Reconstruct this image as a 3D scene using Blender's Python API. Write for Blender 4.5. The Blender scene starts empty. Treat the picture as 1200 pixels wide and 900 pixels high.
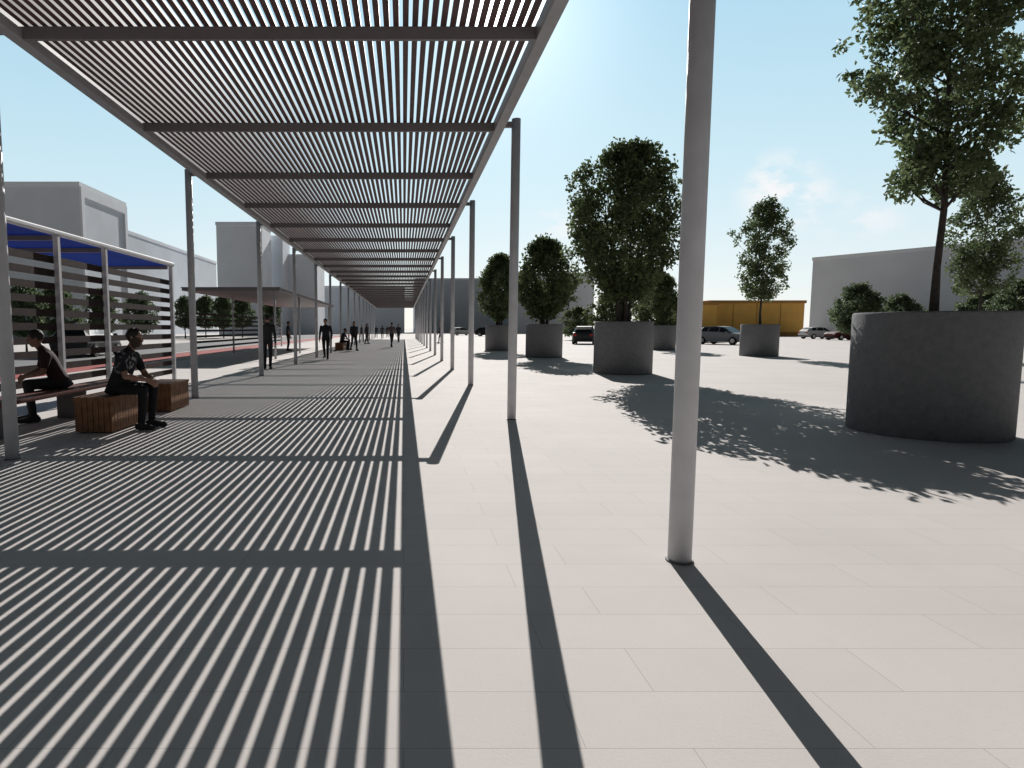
import bpy, bmesh, math, random
import numpy as np
from mathutils import Vector, Matrix

random.seed(3)
SC = bpy.context.scene
COL = SC.collection
PI = math.pi

# ---------------------------------------------------------------- camera
F, CX, CY, H = 720.0, 473.0, 450.0, 1.3
P = math.atan(65.0 / 720.0)
SP, CP = math.sin(P), math.cos(P)
cam_d = bpy.data.cameras.new('camera')
cam = bpy.data.objects.new('camera', cam_d)
COL.objects.link(cam)
cam.location = (0, 0, H)
cam.rotation_euler = (PI / 2 - P, 0, 0)
cam_d.sensor_width = 36
cam_d.lens = 36 * F / 1200
cam_d.shift_x = (600 - CX) / 1200
cam_d.clip_start = 0.05
cam_d.clip_end = 6000
SC.camera = cam
SC.view_settings.view_transform = 'Standard'
SC.view_settings.look = 'None'
SC.view_settings.exposure = 0

def G(u, v):
    yi = (CY - v) / F
    t = H / (SP - yi * CP)
    return ((u - CX) / F * t, t * (CP + yi * SP))

def ZAT(v, D):
    yi = (CY - v) / F
    return H + D * (-SP + yi * CP) / (CP + yi * SP)

def XAT(u, D, z=1.3):
    d = D * CP - (z - H) * SP
    return (u - CX) / F * d

# ---------------------------------------------------------------- materials
def mat(name, col, rough=0.7, nscale=4.0, namt=0.15, bump=0.0, bscale=40.0, metal=0.0, spec=0.4, coord='Object'):
    m = bpy.data.materials.new(name)
    m.use_nodes = True
    nt = m.node_tree
    b = nt.nodes['Principled BSDF']
    b.inputs['Roughness'].default_value = rough
    b.inputs['Metallic'].default_value = metal
    b.inputs['Specular IOR Level'].default_value = spec
    tc = nt.nodes.new('ShaderNodeTexCoord')
    n = nt.nodes.new('ShaderNodeTexNoise')
    n.inputs['Scale'].default_value = nscale
    n.inputs['Detail'].default_value = 6
    nt.links.new(tc.outputs[coord], n.inputs['Vector'])
    mr = nt.nodes.new('ShaderNodeMapRange')
    mr.inputs['From Min'].default_value = 0.3
    mr.inputs['From Max'].default_value = 0.7
    mr.inputs['To Min'].default_value = 1 - namt
    mr.inputs['To Max'].default_value = 1 + namt
    nt.links.new(n.outputs['Fac'], mr.inputs['Value'])
    mx = nt.nodes.new('ShaderNodeVectorMath')
    mx.operation = 'SCALE'
    mx.inputs[0].default_value = col
    nt.links.new(mr.outputs['Result'], mx.inputs['Scale'])
    nt.links.new(mx.outputs['Vector'], b.inputs['Base Color'])
    if bump > 0:
        n2 = nt.nodes.new('ShaderNodeTexNoise')
        n2.inputs['Scale'].default_value = bscale
        n2.inputs['Detail'].default_value = 4
        nt.links.new(tc.outputs[coord], n2.inputs['Vector'])
        bp = nt.nodes.new('ShaderNodeBump')
        bp.inputs['Strength'].default_value = bump
        bp.inputs['Distance'].default_value = 0.02
        nt.links.new(n2.outputs['Fac'], bp.inputs['Height'])
        nt.links.new(bp.outputs['Normal'], b.inputs['Normal'])
    return m

def paving_mat():
    m = bpy.data.materials.new('pale_paving')
    m.use_nodes = True
    nt = m.node_tree
    L = nt.links.new
    b = nt.nodes['Principled BSDF']
    tc = nt.nodes.new('ShaderNodeTexCoord')
    br = nt.nodes.new('ShaderNodeTexBrick')
    br.inputs['Scale'].default_value = 1.0
    br.inputs['Brick Width'].default_value = 0.9
    br.inputs['Row Height'].default_value = 0.3
    br.inputs['Mortar Size'].default_value = 0.0018
    br.inputs['Mortar Smooth'].default_value = 0.4
    br.inputs['Bias'].default_value = -0.2
    br.inputs['Color1'].default_value = (0.765, 0.712, 0.683, 1)
    br.inputs['Color2'].default_value = (0.735, 0.684, 0.655, 1)
    br.inputs['Mortar'].default_value = (0.50, 0.468, 0.45, 1)
    br.offset_frequency = 2
    br.offset = 0.37
    L(tc.outputs['Object'], br.inputs['Vector'])
    n = nt.nodes.new('ShaderNodeTexNoise')
    n.inputs['Scale'].default_value = 0.45
    n.inputs['Detail'].default_value = 9
    n.inputs['Roughness'].default_value = 0.65
    L(tc.outputs['Object'], n.inputs['Vector'])
    mr = nt.nodes.new('ShaderNodeMapRange')
    mr.inputs['From Min'].default_value = 0.3
    mr.inputs['From Max'].default_value = 0.7
    mr.inputs['To Min'].default_value = 0.91
    mr.inputs['To Max'].default_value = 1.05
    L(n.outputs['Fac'], mr.inputs['Value'])
    n3 = nt.nodes.new('ShaderNodeTexNoise')
    n3.inputs['Scale'].default_value = 90
    n3.inputs['Detail'].default_value = 3
    L(tc.outputs['Object'], n3.inputs['Vector'])
    mr3 = nt.nodes.new('ShaderNodeMapRange')
    mr3.inputs['To Min'].default_value = 0.95
    mr3.inputs['To Max'].default_value = 1.05
    L(n3.outputs['Fac'], mr3.inputs['Value'])
    mu = nt.nodes.new('ShaderNodeMath'); mu.operation = 'MULTIPLY'
    L(mr.outputs['Result'], mu.inputs[0]); L(mr3.outputs['Result'], mu.inputs[1])
    sc = nt.nodes.new('ShaderNodeVectorMath'); sc.operation = 'SCALE'
    L(br.outputs['Color'], sc.inputs[0]); L(mu.outputs[0], sc.inputs['Scale'])
    L(sc.outputs['Vector'], b.inputs['Base Color'])
    b.inputs['Roughness'].default_value = 0.85
    b.inputs['Specular IOR Level'].default_value = 0.2
    bp = nt.nodes.new('ShaderNodeBump')
    bp.inputs['Strength'].default_value = 0.15
    bp.inputs['Distance'].default_value = 0.003
    ad = nt.nodes.new('ShaderNodeMath'); ad.operation = 'SUBTRACT'
    L(n3.outputs['Fac'], ad.inputs[0]); L(br.outputs['Fac'], ad.inputs[1])
    L(ad.outputs[0], bp.inputs['Height'])
    L(bp.outputs['Normal'], b.inputs['Normal'])
    return m

def leaf_mat(name, dark, light, trans=0.35):
    m = bpy.data.materials.new(name)
    m.use_nodes = True
    nt = m.node_tree
    L = nt.links.new
    for n in list(nt.nodes):
        nt.nodes.remove(n)
    out = nt.nodes.new('ShaderNodeOutputMaterial')
    geo = nt.nodes.new('ShaderNodeNewGeometry')
    tc = nt.nodes.new('ShaderNodeTexCoord')
    noi = nt.nodes.new('ShaderNodeTexNoise')
    noi.inputs['Scale'].default_value = 2.2
    L(tc.outputs['Object'], noi.inputs['Vector'])
    ad = nt.nodes.new('ShaderNodeMath'); ad.operation = 'MULTIPLY_ADD'
    ad.inputs[1].default_value = 0.55
    L(geo.outputs['Random Per Island'], ad.inputs[0])
    mr = nt.nodes.new('ShaderNodeMapRange')
    mr.inputs['From Min'].default_value = 0.3; mr.inputs['From Max'].default_value = 0.7
    mr.inputs['To Min'].default_value = 0.0; mr.inputs['To Max'].default_value = 0.5
    L(noi.outputs['Fac'], mr.inputs['Value'])
    L(mr.outputs['Result'], ad.inputs[2])
    mx = nt.nodes.new('ShaderNodeMix'); mx.data_type = 'RGBA'
    mx.inputs['A'].default_value = (*dark, 1); mx.inputs['B'].default_value = (*light, 1)
    L(ad.outputs[0], mx.inputs['Factor'])
    d = nt.nodes.new('ShaderNodeBsdfPrincipled')
    d.inputs['Roughness'].default_value = 0.5
    d.inputs['Specular IOR Level'].default_value = 0.25
    L(mx.outputs['Result'], d.inputs['Base Color'])
    t = nt.nodes.new('ShaderNodeBsdfTranslucent')
    L(mx.outputs['Result'], t.inputs['Color'])
    ms = nt.nodes.new('ShaderNodeMixShader')
    ms.inputs['Fac'].default_value = trans
    L(d.outputs[0], ms.inputs[1]); L(t.outputs[0], ms.inputs[2])
    L(ms.outputs[0], out.inputs['Surface'])
    return m

M = {}
M['paving'] = paving_mat()
M['red'] = mat('red_lane_surface', (0.38, 0.06, 0.05), 0.85, 3, 0.15, 0.2, 60)
M['asphalt'] = mat('pale_asphalt', (0.24, 0.24, 0.245), 0.9, 2, 0.15, 0.2, 80)
M['line'] = mat('white_line_paint', (0.75, 0.75, 0.73), 0.7, 6, 0.08)
M['frame'] = mat('grey_painted_steel', (0.17, 0.155, 0.158), 0.5, 5, 0.08, 0.03, 60)
M['edge'] = mat('pale_edge_steel', (0.29, 0.288, 0.295), 0.5, 5, 0.08, 0.03, 60)
M['post'] = mat('pale_grey_post_paint', (0.54, 0.545, 0.57), 0.5, 7, 0.07, 0.03, 80)
M['slat'] = mat('dark_slat_paint', (0.095, 0.056, 0.054), 0.6, 6, 0.2, spec=0.25)
M['planter'] = mat('dark_concrete', (0.215, 0.217, 0.225), 0.9, 14, 0.12, 0.7, 50, spec=0.2)
M['soil'] = mat('soil', (0.035, 0.026, 0.02), 0.95, 20, 0.4, 0.8, 40)
M['bark'] = mat('bark', (0.055, 0.046, 0.04), 0.9, 18, 0.35, 0.6, 50)
M['leaf_a'] = leaf_mat('leaf_grey_green', (0.056, 0.088, 0.040), (0.17, 0.21, 0.10), .52)
M['leaf_b'] = leaf_mat('leaf_dark_green', (0.042, 0.066, 0.028), (0.155, 0.19, 0.085), 0.5)
M['leaf_c'] = leaf_mat('leaf_blue_green', (0.07, 0.105, 0.06), (0.15, 0.19, 0.10), .5)
M['wood'] = mat('bench_timber', (0.26, 0.12, 0.055), 0.6, 9, 0.3, 0.2, 40)
M['wood_dark'] = mat('dark_red_timber', (0.15, 0.05, 0.035), 0.6, 9, 0.3, 0.2, 40)
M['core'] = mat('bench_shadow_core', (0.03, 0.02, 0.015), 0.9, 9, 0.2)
M['shelter_white'] = mat('shelter_white_paint', (0.55, 0.55, 0.57), 0.5, 5, 0.08)
M['shelter_slat'] = mat('shelter_brown_slats', (0.045, 0.031, 0.029), 0.75, 6, 0.25, spec=0.1)
M['wall_pale'] = mat('pale_render_wall', (0.72, 0.755, 0.80), 0.9, 0.25, 0.05)
M['wall_grey'] = mat('grey_render_wall', (0.62, 0.665, 0.72), 0.9, 0.2, 0.06)
M['wall_cool'] = mat('cool_grey_wall', (0.57, 0.615, 0.67), 0.9, 0.2, 0.06)
M['ochre'] = mat('ochre_wall', (0.90, 0.52, 0.13), 0.8, 0.6, 0.08)
M['ochre_roof'] = mat('brown_fascia', (0.50, 0.27, 0.08), 0.8, 0.6, 0.1)
M['glass_dark'] = mat('dark_glass', (0.02, 0.024, 0.028), 0.25, 2, 0.1, spec=0.4)
M['rubber'] = mat('tyre_rubber', (0.018, 0.018, 0.018), 0.85, 10, 0.2)
M['alloy'] = mat('alloy_rim', (0.5, 0.5, 0.52), 0.3, 10, 0.1, metal=0.8)
M['lamp_white'] = mat('headlamp_lens', (0.6, 0.62, 0.65), 0.15, 10, 0.1)
M['lamp_red'] = mat('tail_lamp_lens', (0.4, 0.02, 0.015), 0.2, 10, 0.1)
M['trim'] = mat('black_trim', (0.025, 0.025, 0.027), 0.6, 10, 0.2)

def blue_roof():
    m = bpy.data.materials.new('translucent_blue_roof')
    m.use_nodes = True
    nt = m.node_tree
    b = nt.nodes['Principled BSDF']
    out = nt.nodes['Material Output']
    b.inputs['Roughness'].default_value = 0.6
    b.inputs['Specular IOR Level'].default_value = 0.1
    tc = nt.nodes.new('ShaderNodeTexCoord')
    n = nt.nodes.new('ShaderNodeTexNoise'); n.inputs['Scale'].default_value = 1.5
    nt.links.new(tc.outputs['Object'], n.inputs['Vector'])
    mx = nt.nodes.new('ShaderNodeMix'); mx.data_type = 'RGBA'
    mx.inputs['A'].default_value = (0.010, 0.075, 0.40, 1)
    mx.inputs['B'].default_value = (0.016, 0.105, 0.52, 1)
    nt.links.new(n.outputs['Fac'], mx.inputs['Factor'])
    nt.links.new(mx.outputs['Result'], b.inputs['Base Color'])
    t = nt.nodes.new('ShaderNodeBsdfTranslucent')
    nt.links.new(mx.outputs['Result'], t.inputs['Color'])
    ms = nt.nodes.new('ShaderNodeMixShader'); ms.inputs['Fac'].default_value = 0.45
    nt.links.new(b.outputs[0], ms.inputs[1]); nt.links.new(t.outputs[0], ms.inputs[2])
    nt.links.new(ms.outputs[0], out.inputs['Surface'])
    return m
M['blue'] = blue_roof()

# ---------------------------------------------------------------- mesh helpers
class MB:
    def __init__(s):
        s.v = []; s.f = []
    def add(s, vs, fs):
        o = len(s.v)
        s.v.extend([tuple(q) for q in vs])
        s.f.extend([tuple(i + o for i in q) for q in fs])
    def box(s, x0, x1, y0, y1, z0, z1):
        vs = [(x0, y0, z0), (x1, y0, z0), (x1, y1, z0), (x0, y1, z0), (x0, y0, z1), (x1, y0, z1), (x1, y1, z1), (x0, y1, z1)]
        s.add(vs, [(0, 3, 2, 1), (4, 5, 6, 7), (0, 1, 5, 4), (1, 2, 6, 5), (2, 3, 7, 6), (3, 0, 4, 7)])
    def prism(s, pts, z0, z1):
        n = len(pts)
        vs = [(x, y, z0) for x, y in pts] + [(x, y, z1) for x, y in pts]
        fs = [tuple(range(n))[::-1], tuple(range(n, 2 * n))]
        for i in range(n):
            j = (i + 1) % n
            fs.append((i, j, n + j, n + i))
        s.add(vs, fs)
    def tube(s, pts, rads, n=10, cap=True):
        vs = []; fs = []
        pts = [Vector((float(p[0]), float(p[1]), float(p[2]))) for p in pts]
        up = Vector((0.0123, 0.993, 0.1))
        for i, p in enumerate(pts):
            a = pts[max(i - 1, 0)]; b = pts[min(i + 1, len(pts) - 1)]
            d = (b - a).normalized()
            u = d.cross(up)
            if u.length < 1e-3:
                u = d.cross(Vector((1, 0, 0)))
            u.normalize(); w = d.cross(u)
            r = float(rads[i])
            for k in range(n):
                t = 2 * PI * k / n
                vs.append(p + (u * math.cos(t) + w * math.sin(t)) * r)
        for i in range(len(pts) - 1):
            for k in range(n):
                k2 = (k + 1) % n
                fs.append((i * n + k, i * n + k2, (i + 1) * n + k2, (i + 1) * n + k))
        if cap:
            fs.append(tuple(range(n))[::-1])
            fs.append(tuple(range((len(pts) - 1) * n, len(pts) * n)))
        s.add(vs, fs)
    def lathe(s, prof, n=48, c=(0, 0, 0)):
        vs = []; fs = []
        for r, z in prof:
            for k in range(n):
                t = 2 * PI * k / n
                vs.append((c[0] + r * math.cos(t), c[1] + r * math.sin(t), c[2] + z))
        for i in range(len(prof) - 1):
            for k in range(n):
                k2 = (k + 1) % n
                fs.append((i * n + k, i * n + k2, (i + 1) * n + k2, (i + 1) * n + k))
        s.add(vs, fs)
    def ball(s, c, ax, r, nu=14, nv=9):
        vs = []; fs = []
        c = Vector(c)
        for j in range(1, nv):
            ph = PI * j / nv
            for i in range(nu):
                th = 2 * PI * i / nu
                vs.append(c + ax[0] * (r[0] * math.sin(ph) * math.cos(th)) + ax[1] * (r[1] * math.sin(ph) * math.sin(th)) + ax[2] * (r[2] * math.cos(ph)))
        a = len(vs); vs.append(c + ax[2] * r[2]); vs.append(c - ax[2] * r[2])
        for j in range(nv - 2):
            for i in range(nu):
                i2 = (i + 1) % nu
                fs.append((j * nu + i, (j + 1) * nu + i, (j + 1) * nu + i2, j * nu + i2))
        for i in range(nu):
            i2 = (i + 1) % nu
            fs.append((a, i, i2))
            fs.append((a + 1, (nv - 2) * nu + i2, (nv - 2) * nu + i))
        s.add(vs, fs)
    def mesh(s, name, smooth=False):
        me = bpy.data.meshes.new(name)
        me.from_pydata(s.v, [], s.f)
        me.update()
        if smooth:
            for p in me.polygons:
                p.use_smooth = True
        return me
    def build(s, name, m, parent=None, smooth=False):
        return link(name, s.mesh(name, smooth), m, parent)

def link(name, me, m=None, parent=None):
    o = bpy.data.objects.new(name, me)
    COL.objects.link(o)
    if m is not None and len(me.materials) == 0:
        me.materials.append(m)
    if parent is not None:
        o.parent = parent
    return o

def tag(o, label, cat, group=None, kind=None):
    if label: o['label'] = label
    if cat: o['category'] = cat
    if group: o['group'] = group
    if kind: o['kind'] = kind
    return o

def empty(name, loc, label, cat, rz=0, group=None):
    o = bpy.data.objects.new(name, None)
    COL.objects.link(o)
    o.location = loc
    o.rotation_euler = (0, 0, rz)
    o.empty_display_size = 0.2
    return tag(o, label, cat, group)

def children(o):
    return [c for c in bpy.data.objects if c.parent == o]

def copy_tree(o, parent=None):
    kids = children(o)
    c = o.copy()
    COL.objects.link(c)
    c.parent = parent
    for k in kids:
        copy_tree(k, c)
    return c

def bevel(o, w, seg=2):
    bm = bmesh.new(); bm.from_mesh(o.data)
    bmesh.ops.bevel(bm, geom=list(bm.edges), offset=w, segments=seg, affect='EDGES', profile=0.5)
    bm.to_mesh(o.data); bm.free()

# ---------------------------------------------------------------- setting
mb = MB(); mb.add([(-2500, -300, 0), (2500, -300, 0), (2500, 4000, 0), (-2500, 4000, 0)], [(0, 1, 2, 3)])
tag(mb.build('plaza_paving', M['paving']), 'pale grey paved plaza reaching to the horizon', 'ground', kind='structure')
mb = MB(); mb.add([(-11.6, -30, .004), (-9.4, -30, .004), (-9.4, 260, .004), (-11.6, 260, .004)], [(0, 1, 2, 3)])
tag(mb.build('red_lane', M['red']), 'red surfaced lane beyond the bus shelter', 'lane', kind='structure')
mb = MB()
for x0, x1 in ((-9.4, -9.25), (-11.75, -11.6)):
    mb.box(x0, x1, -30, 260, -0.05, 0.06)
tag(mb.build('lane_kerb', M['line']), 'white kerb strips along the red lane', 'kerb', kind='structure')
mb = MB(); mb.add([(-20, -30, .004), (-11.76, -30, .004), (-11.76, 260, .004), (-20, 260, .004)], [(0, 1, 2, 3)])
tag(mb.build('road', M['asphalt']), 'grey asphalt road beyond the red lane', 'road', kind='structure')

# ---------------------------------------------------------------- pergola
B = 2.7
Y0 = -2.05
NB = 31
perg = empty('pergola', (0, 0, 0), 'long grey steel pergola with slatted roof casting striped shade on the paving', 'pergola')
YE = Y0 + B * NB
beamY = [Y0 + B * i for i in range(NB + 1)]
XL, XR = -3.70, 1.37
EB = .125
mb = MB(); mb.box(XR - EB, XR, Y0 - .05, YE + .05, 4.0, 4.16); o = mb.build('edge_beam', M['edge'], perg); bevel(o, .006)
mb = MB(); mb.box(XL, XL + EB, Y0 - .05, YE + .05, 4.0, 4.16); o = mb.build('edge_beam', M['edge'], perg); bevel(o, .006)
mb = MB(); mb.box(XL + EB + .001, XR - EB - .001, -.02, .02, 4.003, 4.118)
beam_me = mb.mesh('cross_beam'); beam_me.materials.append(M['frame'])
for y in beamY:
    o = link('cross_beam', beam_me, None, perg); o.location = (0, y, 0)
mb = MB()
n_sl = 54
x_lo, x_hi = XL + EB, XR - EB
pitch = (x_hi - x_lo - .03) / n_sl
SW, SD = .054, .036
for k in range(n_sl):
    x = x_hi - .046 - SW - k * pitch
    if x < x_lo + .003: break
    mb.box(x, x + SW, .001, B - .001, 4.120, 4.120 + SD)
slat_me = mb.mesh('slat_panel'); slat_me.materials.append(M['slat'])
for y in beamY[:-1]:
    o = link('slat_panel', slat_me, None, perg); o.location = (0, y, 0)
def post_meshes():
    mb = MB(); mb.tube([(0, 0, 0), (0, 0, 4.17)], [.0625, .0625], 28)
    a = mb.mesh('post', True); a.materials.append(M['post'])
    for p in a.polygons:
        if len(p.vertices) > 4: p.use_smooth = False
    mb = MB(); mb.lathe([(.0, .01), (.070, .01), (.074, .006), (.074, 0)], 28)
    b = mb.mesh('base_plate'); b.materials.append(M['frame'])
    return a, b
post_me, plate_me = post_meshes()
mb = MB(); mb.box(0, .18, -.03, .03, 4.06, 4.13); armR = mb.mesh('post_arm'); armR.materials.append(M['frame'])
for i, y in enumerate(beamY):
    right = (i % 2 == 0)
    X = 1.55 if right else -3.91
    o = link('post', post_me, None, perg); o.location = (X, y, 0)
    c = link('base_plate', plate_me, None, o)
    a = link('post_arm', armR, None, o)
    if right:
        a.location = (-.18, 0, 0)
    else:
        a.location = (.03, 0, 0)

# ---------------------------------------------------------------- shelter on the left
sh = empty('bus_shelter', (-5.6, 7.0, 0), 'white framed bus shelter with dark horizontal slats and blue roof on the left', 'bus shelter')
def rel(mb, x0, x1, y0, y1, z0, z1):
    mb.box(x0 + 5.6, x1 + 5.6, y0 - 7.0, y1 - 7.0, z0, z1)
for y in (7.1, 10.1, 11.7, 15.0):
    mb = MB(); rel(mb, -5.655, -5.575, y - .04, y + .04, 0, 2.80); o = mb.build('post', M['shelter_white'], sh); bevel(o, .005)
mb = MB(); rel(mb, -5.67, -5.56, 6.95, 15.12, 2.801, 2.88); o = mb.build('top_rail', M['shelter_white'], sh); bevel(o, .02, 3)
mb = MB()
for k in range(11):
    z = .20 + .215 * k
    rel(mb, -5.695, -5.658, 7.0, 15.08, z, z + .11)
mb.build('slat_screen', M['shelter_slat'], sh)
mb = MB(); rel(mb, -7.3, -5.69, 6.95, 15.12, 2.80, 2.83); mb.build('roof_panel', M['blue'], sh)
for y in (7.1, 10.1, 11.7, 15.0):
    mb = MB(); rel(mb, -7.3, -5.69, y - .025, y + .025, 2.72, 2.797); mb.build('roof_rib', M['frame'], sh)
mb = MB(); rel(mb, -7.38, -7.301, 6.95, 15.12, 2.74, 2.88); mb.build('roof_fascia', M['shelter_white'], sh)
for y in (7.1, 10.1, 15.0):
    mb = MB(); rel(mb, -7.27, -7.19, y - .04, y + .04, 0, 2.715); mb.build('rear_post', M['frame'], sh)

# long dark bench in front of the shelter
lb = empty('long_bench', (-4.83, 6.9, 0), 'long low dark red bench in front of the slatted shelter screen', 'bench')
mb = MB()
for k in range(4):
    mb.box(-.23 + k * .117, -.23 + k * .117 + .107, 0, 4.0, .40, .45)
mb.build('seat', M['wood_dark'], lb)
for y in (.25, 1.95, 3.7):
    mb = MB(); mb.box(-.2, .2, y, y + .07, 0, .397); mb.build('leg', M['frame'], lb)

def block_bench(label, X, Y, Ln):
    e = empty('timber_bench', (X, Y, 0), label, 'bench', group='slatted timber benches along the pergola')
    w = .46
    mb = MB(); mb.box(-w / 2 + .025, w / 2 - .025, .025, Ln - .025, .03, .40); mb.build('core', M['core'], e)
    mb = MB()
    n = int(Ln / .075)
    for k in range(n):
        y = k * Ln / n
        for sx in (-1, 1):
            xa, xb = (w / 2 - .024, w / 2) if sx > 0 else (-w / 2, -w / 2 + .024)
            mb.box(xa, xb, y + .006, y + Ln / n - .006, .02, .41)
    m = 6
    for k in range(m):
        x = -w / 2 + .026 + k * (w - .052) / m
        mb.box(x + .004, x + (w - .052) / m - .004, 0, .024, .02, .41)
        mb.box(x + .004, x + (w - .052) / m - .004, Ln - .024, Ln, .02, .41)
    mb.build('cladding', M['wood'], e)
    mb = MB()
    for k in range(5):
        x = -w / 2 - .01 + k * (w + .02) / 5
        mb.box(x + .003, x + (w + .02) / 5 - .003, -.01, Ln + .01, .412, .452)
    mb.build('seat', M['wood'], e)
    return e
block_bench('warm brown slatted timber block bench carrying the person in the printed tee', -3.85, 7.55, .85)
block_bench('brown slatted timber block just right of the person in the printed tee', -3.85, 9.5, .8)
block_bench('distant timber block bench between the left pergola posts near walkers', -3.85, 36.6, 2.4)

# far canopy
cn = empty('flat_canopy', (-7.2, 26, 0), 'dark flat roofed canopy on thin posts beyond the shelter', 'canopy')
mb = MB(); mb.box(-2.1, 2.0, 0, 20, 2.88, 2.99); mb.build('roof_slab', M['frame'], cn)
mb = MB(); mb.box(-2.13, 2.03, -.03, 20.03, 2.992, 3.03); mb.build('roof_edge', M['frame'], cn)
for x in (-1.8, 1.7):
    for y in (.4, 6.6, 13, 19.4):
        mb = MB(); mb.tube([(x, y, 0), (x, y, 2.88)], [.05, .05], 12); mb.build('post', M['post'], cn, True)
mb = MB()
for k in range(7):
    mb.box(-1.86, -1.84, .5, 19.3, .4 + .25 * k, .5 + .25 * k)
mb.build('slat_screen', M['shelter_slat'], cn)

# ---------------------------------------------------------------- planters
def planter_meshes():
    mb = MB()
    mb.lathe([(.80, 0), (.82, .015), (.82, 1.475), (.805, 1.5), (.755, 1.5), (.74, 1.485), (.74, 1.25)], 72)
    a = mb.mesh('planter_wall', True); a.materials.append(M['planter'])
    rng = random.Random(5)
    mb = MB()
    n = 40
    vs = [(0, 0, 1.42)]; fs = []
    for j in range(1, 7):
        r = .741 * j / 6
        for k in range(n):
            t = 2 * PI * k / n
            vs.append((r * math.cos(t), r * math.sin(t), 1.42 - .06 * (j / 6) ** 2 + rng.uniform(-.012, .012)))
    for k in range(n):
        fs.append((0, 1 + k, 1 + (k + 1) % n))
    for j in range(5):
        for k in range(n):
            k2 = (k + 1) % n
            fs.append((1 + j * n + k, 1 + (j + 1) * n + k, 1 + (j + 1) * n + k2, 1 + j * n + k2))
    mb.add(vs, fs)
    b = mb.mesh('soil', True); b.materials.append(M['soil'])
    return a, b
pw_me, so_me = planter_meshes()
def planter(X, Y, label):
    e = empty('round_planter', (X, Y, 0), label, 'planter', group='round concrete tree planters')
    link('planter_wall', pw_me, None, e)
    link('soil', so_me, None, e)
    return e

# ---------------------------------------------------------------- trees
def leaves_mesh(name, pts, L, W, rng, m):
    n = len(pts)
    a = rng.normal(size=(n, 3)); a[:, 2] -= .35
    a /= np.linalg.norm(a, axis=1)[:, None]
    r = rng.normal(size=(n, 3)); r[:, 2] *= .6
    b = np.cross(a, r); b /= (np.linalg.norm(b, axis=1)[:, None] + 1e-9)
    s = rng.uniform(.65, 1.25, size=(n, 1))
    nn = np.cross(a, b)
    v = np.empty((n, 4, 3))
    v[:, 0] = pts
    v[:, 1] = pts + a * L * .5 * s + b * W * .5 * s + nn * W * .15
    v[:, 2] = pts + a * L * s
    v[:, 3] = pts + a * L * .5 * s - b * W * .5 * s + nn * W * .15
    f = np.arange(n * 4).reshape(n, 4)
    me = bpy.data.meshes.new(name)
    me.from_pydata(v.reshape(-1, 3).tolist(), [], f.tolist())
    me.materials.append(m)
    me.update()
    return me

def make_tree_data(seed, z0, z1, prof, ncl, crad, nleaf, L, W, m, trunk_r, stems=1, clear=None, spread=.5, lumpy=1.0):
    """trunk mesh and crown mesh around the origin (z=0 the foot)"""
    rng = np.random.default_rng(seed)
    ph = rng.uniform(0, 6.28, 4)
    cl = []; rs = []
    for i in range(ncl):
        h = (i + rng.uniform(0, 1)) / ncl
        a = i * 2.39996 + rng.uniform(-.5, .5)
        lump = 1 + lumpy * (.12 * math.sin(2 * a + ph[0] + 3 * h) + .10 * math.sin(3 * a + ph[1] - 7 * h) + .10 * math.sin(9 * h + ph[2]) + .06 * math.sin(5 * a + 15 * h))
        q = math.sqrt(rng.uniform(.08, 1.18))
        rr = prof(h) * lump * q
        rs.append(1.0 if q < .95 else .62)
        cl.append((rr * math.cos(a), rr * math.sin(a), z0 + h * (z1 - z0)))
    cl = np.array(cl)
    rad = crad * rng.uniform(.55, 1.25, ncl) * np.array(rs)
    pr = rad ** 2.2; pr /= pr.sum()
    idx = rng.choice(ncl, nleaf, p=pr)
    off = rng.normal(size=(nleaf, 3)); off /= np.linalg.norm(off, axis=1)[:, None]
    off *= (rng.uniform(0, 1, nleaf) ** .5)[:, None] * rad[idx][:, None]
    off[:, 2] *= .8
    pts = cl[idx] + off
    crown = leaves_mesh('crown', pts, L, W, rng, m)
    mb = MB()
    axes = []
    for s in range(stems):
        if stems == 1:
            top = np.array([rng.normal() * .06, rng.normal() * .06, z0 + (z1 - z0) * .88]); bx = np.zeros(3)
        else:
            t = 2 * PI * s / stems + .4
            top = np.array([math.cos(t) * spread, math.sin(t) * spread, z0 + (z1 - z0) * (.6 + .2 * rng.uniform())])
            bx = np.array([math.cos(t) * .12, math.sin(t) * .12, 0])
        pl = []; rl = []
        N = 8
        for k in range(N + 1):
            q = k / N
            p = bx * (1 - q) + top * np.array([q ** 1.1, q ** 1.1, q])
            p = p + np.array([rng.normal() * .018, rng.normal() * .018, 0]) * (k > 0)
            pl.append(tuple(p)); rl.append(trunk_r * (1 - .8 * q) * (1.25 if k == 0 else 1))
        mb.tube(pl, rl, 10)
        axes.append((pl, rl))
    order = rng.permutation(ncl)[:min(ncl, 80)]
    for ci in order:
        c = cl[ci]
        pl, rl = axes[int(np.argmin([np.linalg.norm(np.array(a[0][-1])[:2] - c[:2]) for a in axes]))]
        hz = np.hypot(c[0], c[1])
        zt = max(c[2] - .25 - .7 * hz, pl[0][2] + (pl[-1][2] - pl[0][2]) * .25)
        zt = min(zt, pl[-1][2] * .97)
        k = 0
        while k < len(pl) - 2 and pl[k + 1][2] < zt: k += 1
        q = (zt - pl[k][2]) / (pl[k + 1][2] - pl[k][2] + 1e-6)
        q = min(max(q, 0), 1)
        s0 = np.array(pl[k]) * (1 - q) + np.array(pl[k + 1]) * q
        r0 = (rl[k] * (1 - q) + rl[k + 1] * q) * .45
        mid = s0 * .45 + c * .55 + np.array([0, 0, -.06])
        mb.tube([tuple(s0), tuple(mid), tuple(c)], [r0, r0 * .6, r0 * .2], 6, False)
    trunk = mb.mesh('trunk', True); trunk.materials.append(M['bark'])
    return trunk, crown

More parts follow.
